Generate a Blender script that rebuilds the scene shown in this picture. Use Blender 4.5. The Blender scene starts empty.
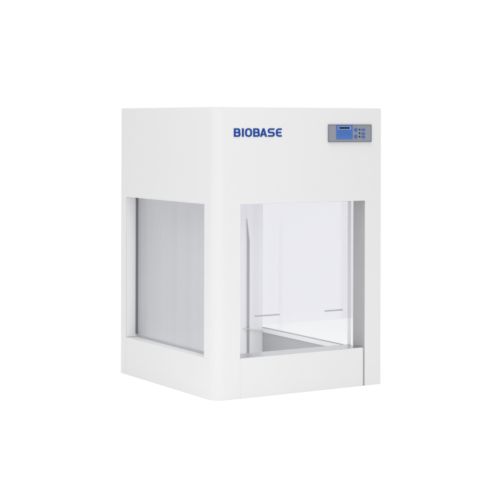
import bpy, bmesh, math, random
from mathutils import Matrix, Vector

C = bpy.context.scene.collection
W, D, H = 0.5847, 0.5906, 0.84          # outer size of the cabinet, metres
BX, BY = W / 2, D / 2                   # the cabinet's root sits at the centre of its base

# ------------------------------------------------------------------ materials
def mat(name, col, rough=0.5, metal=0.0, bump=0.0, bscale=400.0, coat=0.0, spec=0.5, vary=0.0):
    m = bpy.data.materials.new(name); m.use_nodes = True
    nt = m.node_tree; p = nt.nodes['Principled BSDF']
    p.inputs['Base Color'].default_value = (*col, 1)
    p.inputs['Roughness'].default_value = rough
    p.inputs['Metallic'].default_value = metal
    p.inputs['Specular IOR Level'].default_value = spec
    p.inputs['Coat Weight'].default_value = coat
    tc = nt.nodes.new('ShaderNodeTexCoord')
    if vary:
        n = nt.nodes.new('ShaderNodeTexNoise'); n.inputs['Scale'].default_value = 6; n.inputs['Detail'].default_value = 4
        r = nt.nodes.new('ShaderNodeMapRange')
        r.inputs['To Min'].default_value = rough * (1 - vary); r.inputs['To Max'].default_value = rough * (1 + vary)
        nt.links.new(tc.outputs['Object'], n.inputs['Vector']); nt.links.new(n.outputs['Fac'], r.inputs['Value'])
        nt.links.new(r.outputs['Result'], p.inputs['Roughness'])
    if bump:
        n = nt.nodes.new('ShaderNodeTexNoise'); n.inputs['Scale'].default_value = bscale; n.inputs['Detail'].default_value = 2
        b = nt.nodes.new('ShaderNodeBump'); b.inputs['Strength'].default_value = bump; b.inputs['Distance'].default_value = 0.0004
        nt.links.new(tc.outputs['Object'], n.inputs['Vector']); nt.links.new(n.outputs['Fac'], b.inputs['Height'])
        nt.links.new(b.outputs['Normal'], p.inputs['Normal'])
    return m

def pane(name, tint, refl):
    """clear sheet: straight-through transmission with a tint, plus a mirror share that grows at grazing angles"""
    m = bpy.data.materials.new(name); m.use_nodes = True
    nt = m.node_tree; nt.nodes.clear()
    o = nt.nodes.new('ShaderNodeOutputMaterial'); mx = nt.nodes.new('ShaderNodeMixShader')
    t = nt.nodes.new('ShaderNodeBsdfTransparent'); t.inputs['Color'].default_value = (*tint, 1)
    g = nt.nodes.new('ShaderNodeBsdfGlossy'); g.inputs['Roughness'].default_value = 0.02
    g.inputs['Color'].default_value = (1, 1, 1, 1)
    f = nt.nodes.new('ShaderNodeLayerWeight'); f.inputs['Blend'].default_value = 0.5
    q = nt.nodes.new('ShaderNodeMath'); q.operation = 'POWER'; q.inputs[1].default_value = 5
    k = nt.nodes.new('ShaderNodeMath'); k.operation = 'MULTIPLY_ADD'; k.use_clamp = True
    k.inputs[1].default_value = 0.96 * refl; k.inputs[2].default_value = 0.04 * refl
    nt.links.new(f.outputs['Facing'], q.inputs[0]); nt.links.new(q.outputs[0], k.inputs[0])
    nt.links.new(k.outputs[0], mx.inputs['Fac'])
    nt.links.new(t.outputs[0], mx.inputs[1]); nt.links.new(g.outputs[0], mx.inputs[2])
    nt.links.new(mx.outputs[0], o.inputs['Surface'])
    return m

PAINT = mat('white_powder_coat', (0.598, 0.598, 0.602), 0.42, bump=0.05, bscale=900, vary=0.08)
INNER = mat('interior_lit_white', (0.90, 0.90, 0.905), 0.35, bump=0.02, vary=0.1)  # the outer paint made lighter: interior brightness put into the colour
WALLSHADE = mat('wall_shade_grey', (0.48, 0.48, 0.50), 0.45, bump=0.03)  # shade of the inner right wall put into a grey
STEEL = mat('brushed_steel', (0.52, 0.52, 0.54), 0.22, metal=1.0, vary=0.3)
RUBBER = mat('dark_gasket', (0.13, 0.13, 0.145), 0.6)
nt = INNER.node_tree; tc = nt.nodes.new('ShaderNodeTexCoord'); mp = nt.nodes.new('ShaderNodeMapping')
mp.inputs['Scale'].default_value = (45, 45, 0.8)
nz = nt.nodes.new('ShaderNodeTexNoise'); nz.inputs['Scale'].default_value = 1.0; nz.inputs['Detail'].default_value = 3
rm = nt.nodes.new('ShaderNodeValToRGB')
rm.color_ramp.elements[0].position = 0.3; rm.color_ramp.elements[0].color = (0.855, 0.86, 0.865, 1)
rm.color_ramp.elements[1].position = 0.7; rm.color_ramp.elements[1].color = (0.92, 0.92, 0.92, 1)
nt.links.new(tc.outputs['Object'], mp.inputs['Vector']); nt.links.new(mp.outputs[0], nz.inputs['Vector'])
nt.links.new(nz.outputs['Fac'], rm.inputs['Fac']); nt.links.new(rm.outputs['Color'], nt.nodes['Principled BSDF'].inputs['Base Color'])
GREYSTRIP = mat('grey_gasket_and_strips', (0.42, 0.42, 0.435), 0.6)
TRIM = mat('white_trim', (0.86, 0.86, 0.86), 0.4)
BLUE = mat('blue_ink', (0.011, 0.046, 0.25), 0.5, spec=0.1)
PLATE = mat('grey_panel', (0.225, 0.235, 0.275), 0.5, bump=0.03, spec=0.15)
SCREEN = mat('blue_screen', (0.055, 0.135, 0.40), 0.4, spec=0.15)
BEZEL = mat('pale_blue', (0.22, 0.33, 0.60), 0.4)
KEY = mat('blue_key', (0.045, 0.115, 0.42), 0.45, spec=0.15)
RIM = mat('dark_grey_rim', (0.15, 0.155, 0.175), 0.5, spec=0.15)
BLACK = mat('black_plastic', (0.01, 0.01, 0.012), 0.4, spec=0.1)
GLASS = pane('clear_glass', (0.914, 0.918, 0.925), 1.0)
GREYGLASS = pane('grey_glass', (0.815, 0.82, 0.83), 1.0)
SHIELD = pane('acrylic', (0.96, 0.957, 0.975), 1.0)
FLOOR = mat('white_floor', (0.96, 0.96, 0.96), 0.9, spec=0.0)
MARK = mat('grey_print', (0.36, 0.36, 0.37), 0.5)
JAMB = mat('light_grey', (0.74, 0.74, 0.745), 0.45)
POSTSHADE = mat('post_shade_grey', (0.38, 0.38, 0.385), 0.45)  # shade on the right post's inner face put into a grey

# ------------------------------------------------------------------ mesh helpers
def link(name, me, m, parent=None):
    o = bpy.data.objects.new(name, me); C.objects.link(o)
    if m: me.materials.append(m)
    if parent is not None: o.parent = parent
    return o

def finish(bm, name, m, parent, bevel=0.0, smooth=True):
    bmesh.ops.recalc_face_normals(bm, faces=bm.faces)
    me = bpy.data.meshes.new(name); bm.to_mesh(me); bm.free()
    o = link(name, me, m, parent)
    if bevel:
        b = o.modifiers.new('bevel', 'BEVEL'); b.width = bevel; b.segments = 3
        b.limit_method = 'ANGLE'; b.angle_limit = math.radians(40); b.harden_normals = True
    if smooth:
        for p in me.polygons: p.use_smooth = True
        me.set_sharp_from_angle(angle=math.radians(35))
    return o

def bm_box(bm, x0, x1, y0, y1, z0, z1, off=(BX, BY, 0)):
    v = [bm.verts.new((x - off[0], y - off[1], z - off[2])) for x in (x0, x1) for y in (y0, y1) for z in (z0, z1)]
    for q in ((0, 1, 3, 2), (4, 6, 7, 5), (0, 4, 5, 1), (2, 3, 7, 6), (0, 2, 6, 4), (1, 5, 7, 3)):
        bm.faces.new([v[i] for i in q])

def box(name, m, parent, *ext, bevel=0.0):
    bm = bmesh.new(); bm_box(bm, *ext)
    return finish(bm, name, m, parent, bevel)

def fillet(pts, n=8):
    """[(x,y,r)] closed polygon -> points with rounded corners"""
    out = []; N = len(pts)
    for i in range(N):
        p = Vector(pts[i][:2]); r = pts[i][2] if len(pts[i]) > 2 else 0
        if r <= 0: out.append(p); continue
        a = (Vector(pts[i - 1][:2]) - p); b = (Vector(pts[(i + 1) % N][:2]) - p)
        la, lb = a.length, b.length; a.normalize(); b.normalize()
        ang = a.angle(b); d = min(r / math.tan(ang / 2), la * 0.999, lb * 0.999); r = d * math.tan(ang / 2)
        c = p + (a + b).normalized() * (r / math.sin(ang / 2))
        s = p + a * d - c; e = p + b * d - c
        a0 = math.atan2(s.y, s.x); da = math.atan2(e.y, e.x) - a0
        while da > math.pi: da -= 2 * math.pi
        while da < -math.pi: da += 2 * math.pi
        for k in range(n + 1):
            t = a0 + da * k / n; out.append(c + Vector((math.cos(t), math.sin(t))) * r)
    return out

def prism(name, m, parent, pts, z0, z1, rim=0.0):
    """vertical extrusion of a plan outline given in cabinet coordinates"""
    bm = bmesh.new()
    lo = [bm.verts.new((p[0] - BX, p[1] - BY, z0)) for p in pts]
    hi = [bm.verts.new((p[0] - BX, p[1] - BY, z1)) for p in pts]
    bm.faces.new(lo[::-1]); bm.faces.new(hi)
    for i in range(len(pts)):
        j = (i + 1) % len(pts); bm.faces.new((lo[i], lo[j], hi[j], hi[i]))
    if rim:
        es = [e for e in bm.edges if all(abs(v.co.z - z1) < 1e-6 for v in e.verts)]
        bmesh.ops.bevel(bm, geom=es, offset=rim, segments=3, affect='EDGES', profile=0.5)
    return finish(bm, name, m, parent)

# ------------------------------------------------------------------ the setting
bm = bmesh.new(); bmesh.ops.create_circle(bm, cap_ends=True, segments=96, radius=60)
ground = finish(bm, 'floor', FLOOR, None, smooth=False); ground['kind'] = 'structure'

# ------------------------------------------------------------------ the cabinet
hood = bpy.data.objects.new('fume_cupboard', None); C.objects.link(hood)
hood.empty_display_size = 0.2
hood['label'] = 'white cabinet with clear windows, rounded front corner, blue lettering and small grey control panel'
hood['category'] = 'lab cabinet'

R_ = 0.0345                              # rounding of the front left edge
ZT = 0.5603                              # underside of the upper housing
PX, RX = 0.0848, 0.5262                  # front opening, left and right
SY, SB = 0.0610, 0.5556                  # side opening, front and back
ZB = 0.1163                              # top of the base
PD = 0.0605                              # depth of the front posts
IX = 0.5190                              # inner face of the right hand wall
IY = 0.5720                              # inner face of the back wall

# upper housing
top = fillet([(0, 0, R_), (W, 0), (W, D), (0, D)], 16)
upper = prism('upper_housing', PAINT, hood, top, ZT, H, rim=0.0022)

# front corner post, rounded and running to the ground
bm = bmesh.new()
for pl, z0, z1 in ((fillet([(0, 0, R_), (PX, 0), (PX, 0.0348), (0, 0.0348)], 16), 0, ZB + 0.0010),
                   (fillet([(0, 0, R_), (PX, 0), (PX, PD - 0.012), (PX - 0.03, PD), (0, PD)], 16), ZB + 0.0010, ZT)):
    lo = [bm.verts.new((p[0] - BX, p[1] - BY, z0)) for p in pl]; hi = [bm.verts.new((p[0] - BX, p[1] - BY, z1)) for p in pl]
    bm.faces.new(hi) if z0 else bm.faces.new(lo[::-1])
    if z0: bm.faces.new(lo[::-1])
    for i in range(len(pl)):
        j = (i + 1) % len(pl); bm.faces.new((lo[i], lo[j], hi[j], hi[i]))
finish(bm, 'corner_post', PAINT, hood)
# front right post
post = box('front_post', PAINT, hood, RX, W, 0, PD, 0, ZT)
box('post_shade_sheet', POSTSHADE, hood, RX - 0.0016, RX, 0.003, PD - 0.001, ZB + 0.001, ZT)  # added sheet, its grey carries the shade of the post's inner face
# rear left post
box('rear_post', PAINT, hood, 0, 0.0375, SB, D, 0, ZT)
box('jamb_light_sheet', JAMB, hood, 0.003, 0.0370, SB - 0.0016, SB, ZB + 0.002, ZT - 0.0006)  # added sheet, paler than the post's paint to make the jamb look lit
# back wall
back = box('back_wall', INNER, hood, 0.0375, IX, IY, D, 0.02, ZT)
# a dark strip up the back wall, tapering to a point at its top
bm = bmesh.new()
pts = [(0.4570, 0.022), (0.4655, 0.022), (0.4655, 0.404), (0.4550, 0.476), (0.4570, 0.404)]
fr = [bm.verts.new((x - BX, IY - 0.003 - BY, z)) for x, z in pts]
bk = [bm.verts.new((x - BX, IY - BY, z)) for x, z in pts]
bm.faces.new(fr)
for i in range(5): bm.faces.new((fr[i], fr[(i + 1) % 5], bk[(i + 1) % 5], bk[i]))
finish(bm, 'dark_strip', GREYSTRIP, back, smooth=False)

bm = bmesh.new()                         # a thin pale bar on the back wall running into the right window's rail
pts = [(0.4400, 0.1130), (0.5170, 0.0985), (0.5170, 0.1015), (0.4400, 0.1152)]
fr = [bm.verts.new((x - BX, IY - 0.0055 - BY, z)) for x, z in pts]; bk = [bm.verts.new((x - BX, IY - 0.0005 - BY, z)) for x, z in pts]
bm.faces.new(fr); bm.faces.new(bk[::-1])
for i in range(4): bm.faces.new((fr[i], fr[(i + 1) % 4], bk[(i + 1) % 4], bk[i]))
finish(bm, 'edge_bar', JAMB, back, smooth=False)

# base: left panel between posts, front panel, right panel, floor pan
box('side_base_panel', PAINT, hood, 0.0002, 0.0600, 0.0349, SB - 0.0002, 0.0, ZB + 0.0009, bevel=0.0004)
box('front_base_panel', PAINT, hood, PX + 0.0002, 0.5202, 0.0010, 0.0800, 0.0, ZB - 0.0010, bevel=0.0008)
box('front_ledge', STEEL, hood, PX + 0.003, 0.5195, 0.0045, 0.0785, ZB - 0.0010, ZB + 0.0002)
bm = bmesh.new()                         # right base panel, its top sloping outwards like a sill
pts = [(IX + 0.002, 0), (W, 0), (W, 0.083), (IX + 0.002, 0.0965)]
fr = [bm.verts.new((x - BX, PD - BY, z)) for x, z in pts]; bk = [bm.verts.new((x - BX, D - BY, z)) for x, z in pts]
bm.faces.new(fr); bm.faces.new(bk[::-1])
for i in range(4): bm.faces.new((fr[i], fr[(i + 1) % 4], bk[(i + 1) % 4], bk[i]))
finish(bm, 'side_base_panel', PAINT, hood)
box('gap_strip', GREYSTRIP, hood, 0.5203, RX - 0.0002, 0.0050, 0.0600, 0.001, ZB - 0.003)  # grey backing added so the shade in the gap is paler
box('base_tone_sheet', WALLSHADE, hood, IX, IX + 0.002, 0.0805, IY - 0.0005, 0.02, 0.0955)  # added sheet, its grey carries the shade of the inner wall
box('ceiling_reflector', INNER, hood, 0.0380, IX - 0.0005, 0.0665, IY - 0.0005, ZT - 0.0050, ZT - 0.0004)  # unseen white sheet added to bounce light around the interior
box('work_floor', INNER, hood, 0.0602, IX, 0.0802, IY, 0.012, 0.020)

box('base_tone_sheet', INNER, hood, 0.0601, 0.0621, 0.0825, IY - 0.0005, 0.0205, ZB - 0.002)  # white sheet added out of sight to bounce light inside the base
box('base_tone_sheet', INNER, hood, 0.0625, IX - 0.0005, 0.0802, 0.0822, 0.0205, ZB - 0.002)  # another added light bouncer, behind the front panel
# left window: pane set back in the opening, dark gasket along its rear edge
GX = 0.0350
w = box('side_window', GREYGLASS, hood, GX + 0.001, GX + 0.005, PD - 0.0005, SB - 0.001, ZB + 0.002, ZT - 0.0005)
bm = bmesh.new()
bm_box(bm, GX - 0.002, GX + 0.0008, SB - 0.0135, SB - 0.0005, 0.1265, ZT - 0.001)
finish(bm, 'gasket', RUBBER, w, smooth=False)
box('gasket', GREYSTRIP, w, GX - 0.001, GX + 0.0008, PD, SB - 0.014, ZB + 0.0010, ZB + 0.0045)

# right window: pane with white bottom rail and front stile on its inner face
rw = box('side_window', GLASS, hood, IX + 0.004, IX + 0.008, PD + 0.001, D - 0.001, 0.104, ZT - 0.0005)
box('bottom_rail', TRIM, rw, IX - 0.002, IX + 0.0035, 0.0835, IY - 0.0005, 0.0960, 0.1105, bevel=0.0008)
box('gasket', GREYSTRIP, rw, IX - 0.001, IX + 0.0035, 0.0840, IY - 0.0006, 0.1106, 0.1128)
box('front_stile', JAMB, rw, IX + 0.001, IX + 0.0035, 0.0690, 0.0830, 0.0960, ZT - 0.0006, bevel=0.0008)

# front shield hanging behind the posts, two printed marks above its lower edge
sh = box('front_shield', SHIELD, hood, 0.0400, RX - 0.0005, PD + 0.0015, PD + 0.0055, 0.1983, ZT - 0.0005, bevel=0.0006)
for x0, x1 in ((0.1720, 0.2590), (0.4208, 0.4870)):
    box('handle_mark', MARK, sh, x0, x1, PD + 0.0003, PD + 0.0013, 0.2238, 0.2280)

# ------------------------------------------------------------------ lettering
def outlines(name, m, parent, loops, scale, x, z, y, depth):
    cu = bpy.data.curves.new(name, 'CURVE'); cu.dimensions = '2D'; cu.fill_mode = 'BOTH'; cu.extrude = depth / 2
    for lp in loops:
        s = cu.splines.new('POLY'); s.points.add(len(lp) - 1); s.use_cyclic_u = True
        for p, v in zip(s.points, lp): p.co = (v[0] * scale, v[1] * scale, 0, 1)
    tmp = bpy.data.objects.new('tmp', cu); C.objects.link(tmp)
    bpy.context.view_layer.update()
    me = bpy.data.meshes.new_from_object(tmp.evaluated_get(bpy.context.evaluated_depsgraph_get()))
    bpy.data.objects.remove(tmp); me.name = name
    me.transform(Matrix.Translation((x - BX, y - BY, z)) @ Matrix.Rotation(math.pi / 2, 4, 'X'))
    me.materials.clear()
    return link(name, me, m, parent)

def shift(lp, dx): return [(p[0] + dx, p[1]) for p in lp]
LB = [[(0, 0), (.77, 0, .25), (.77, .51, .2), (.67, .525), (.735, .56, .1), (.735, 1, .25), (0, 1)],
      [(.21, .185), (.565, .185, .11), (.565, .42, .11), (.21, .42)],
      [(.21, .595), (.53, .595, .1), (.53, .815, .1), (.21, .815)]]
LI = [[(0, 0), (.22, 0), (.22, 1), (0, 1)]]
LO = [[(0, -.01, .37), (.81, -.01, .37), (.81, 1.01, .37), (0, 1.01, .37)],
      [(.21, .18, .17), (.60, .18, .17), (.60, .82, .17), (.21, .82, .17)]]
LA = [[(0, 0), (.31, 1), (.53, 1), (.84, 0), (.61, 0), (.555, .19), (.285, .19), (.23, 0)],
      [(.335, .365), (.505, .365), (.42, .68)]]
LS = [[(.03, 0), (.84, 0, .28), (.84, .595, .26), (.215, .595, .08), (.215, .81, .08), (.80, .81), (.80, 1),
       (0, 1, .28), (0, .405, .26), (.625, .405, .08), (.625, .19, .08), (.03, .19)]]
LE = [[(.70, 0), (.70, .19), (.215, .19, .14), (.215, .41), (.64, .41), (.64, .59), (.215, .59), (.215, .81, .14),
       (.70, .81), (.70, 1), (0, 1, .36), (0, 0, .36)]]
caph, capw = 0.0244, 0.0291            # the letters are a little wider than they are tall
loops = []
for shp, x0 in ((LB, .0619), (LI, .0890), (LO, .0996), (LB, .1270), (LA, .1500), (LS, .1765), (LE, .2047)):
    for lp in shp: loops.append(shift(fillet(lp, 6), (x0 - .0619) / capw))
outlines('lettering', BLUE, upper, [[(p[0] * capw / caph, p[1]) for p in lp] for lp in loops], caph, .0619, .7541, -0.0006, 0.0008)

# ------------------------------------------------------------------ control panel
cp = box('control_panel', PLATE, hood, .3887, .5470, -0.0024, 0, .7377, .7903, bevel=0.0008)
def flat(name, m, pts, y, depth, n=6):
    return outlines(name, m, cp, [fillet(pts, n)], 1.0, 0, 0, y, depth)
def rect(x0, x1, z0, z1, r=0.0006): return [(x0, z0, r), (x1, z0, r), (x1, z1, r), (x0, z1, r)]
bm_ring = [rect(.3889, .5468, .7379, .7901, .001), rect(.3902, .5455, .7392, .7888, .0008)]
outlines('panel_rim', RIM, cp, [fillet(r, 4) for r in bm_ring], 1.0, 0, 0, -0.0032, 0.0008)
flat('screen', SCREEN, rect(.4180, .4766, .7467, .7880), -0.0034, 0.0010)
PRINT = mat('dark_blue_print', (0.043, 0.105, 0.32), 0.4, spec=0.15)
random.seed(4); rows = []
for z in (.7705, .7650, .7590):
    x = .4225
    while x < .468:
        w_ = random.uniform(.0018, .0042); rows.append([(x, z), (x + w_, z), (x + w_, z + .0013), (x, z + .0013)])
        x += w_ + random.uniform(.0012, .003)
outlines('screen_print', PRINT, cp, rows, 1.0, 0, 0, -0.0040, 0.0004)
flat('display_surround', BEZEL, rect(.4236, .4690, .7752, .7846), -0.0042, 0.0006)
flat('display_strip', BLACK, rect(.4263, .4651, .7772, .7828), -0.0047, 0.0006)
for z in (.7744, .7541):
    c = [(.4887 + .0056 * math.cos(a * math.pi / 12), z + .0056 * math.sin(a * math.pi / 12)) for a in range(24)]
    flat('round_button', KEY, c, -0.0036, 0.0014)
for z in (.7751, .7643, .7537):
    flat('indicator_light', BLACK, rect(.5002, .5044, z - .0022, z + .0022, .001), -0.0034, 0.0010)
for z in (.7745, .7624, .7523):
    flat('flat_button', KEY, rect(.5100, .5222, z - .0027, z + .0027, .0008), -0.0036, 0.0014)

# ------------------------------------------------------------------ light
wd = bpy.data.worlds.new('World'); bpy.context.scene.world = wd; wd.use_nodes = True
bg = wd.node_tree.nodes['Background']
bg.inputs['Color'].default_value = (1, 1, 1, 1); bg.inputs['Strength'].default_value = 1.11
def area(name, loc, target, sx, sy, power, spread=180):
    l = bpy.data.lights.new(name, 'AREA'); l.shape = 'RECTANGLE'; l.size = sx; l.size_y = sy; l.energy = power; l.spread = math.radians(spread)
    o = bpy.data.objects.new(name, l); C.objects.link(o); o.location = loc
    o.rotation_euler = (Vector(target) - Vector(loc)).to_track_quat('-Z', 'Y').to_euler()
    return o
area('overhead_softbox', (-0.75, -0.95, 3.2), (-0.75, -0.95, 0), 1.2, 1.2, 14, 75)
area('interior_fill', (0.0, 0.03, ZT - 0.012), (0.0, 0.03, 0), 0.34, 0.40, 0.42, 85)  # unseen fill light added under the ceiling to brighten the interior

# ------------------------------------------------------------------ camera
cam = bpy.data.cameras.new('camera'); co = bpy.data.objects.new('camera', cam); C.objects.link(co)
f, hv, yaw, roll = 1527.15, 124.53, 0.55043, 0.00269
Fv = Vector((math.sin(yaw), math.cos(yaw), 0)); R0 = Vector((math.cos(yaw), -math.sin(yaw), 0)); Z = Vector((0, 0, 1))
Rv = math.cos(roll) * R0 + math.sin(roll) * Z; Uv = -math.sin(roll) * R0 + math.cos(roll) * Z
M = Matrix((Rv, Uv, -Fv)).transposed().to_4x4()
M.translation = Vector((-2.18844 - BX, -3.75564 - BY, 0.78945))
co.matrix_world = M
cam.sensor_width = 36; cam.lens = f / 500 * 36; cam.shift_y = -(250 - hv) / 500
cam.clip_start = 0.05; cam.clip_end = 300
sc = bpy.context.scene; sc.camera = co
sc.view_settings.view_transform = 'Standard'; sc.view_settings.look = 'None'
sc.view_settings.exposure = 0; sc.view_settings.gamma = 1
sc.render.engine = 'CYCLES'
sc.cycles.max_bounces = 12; sc.cycles.transparent_max_bounces = 24; sc.cycles.diffuse_bounces = 8
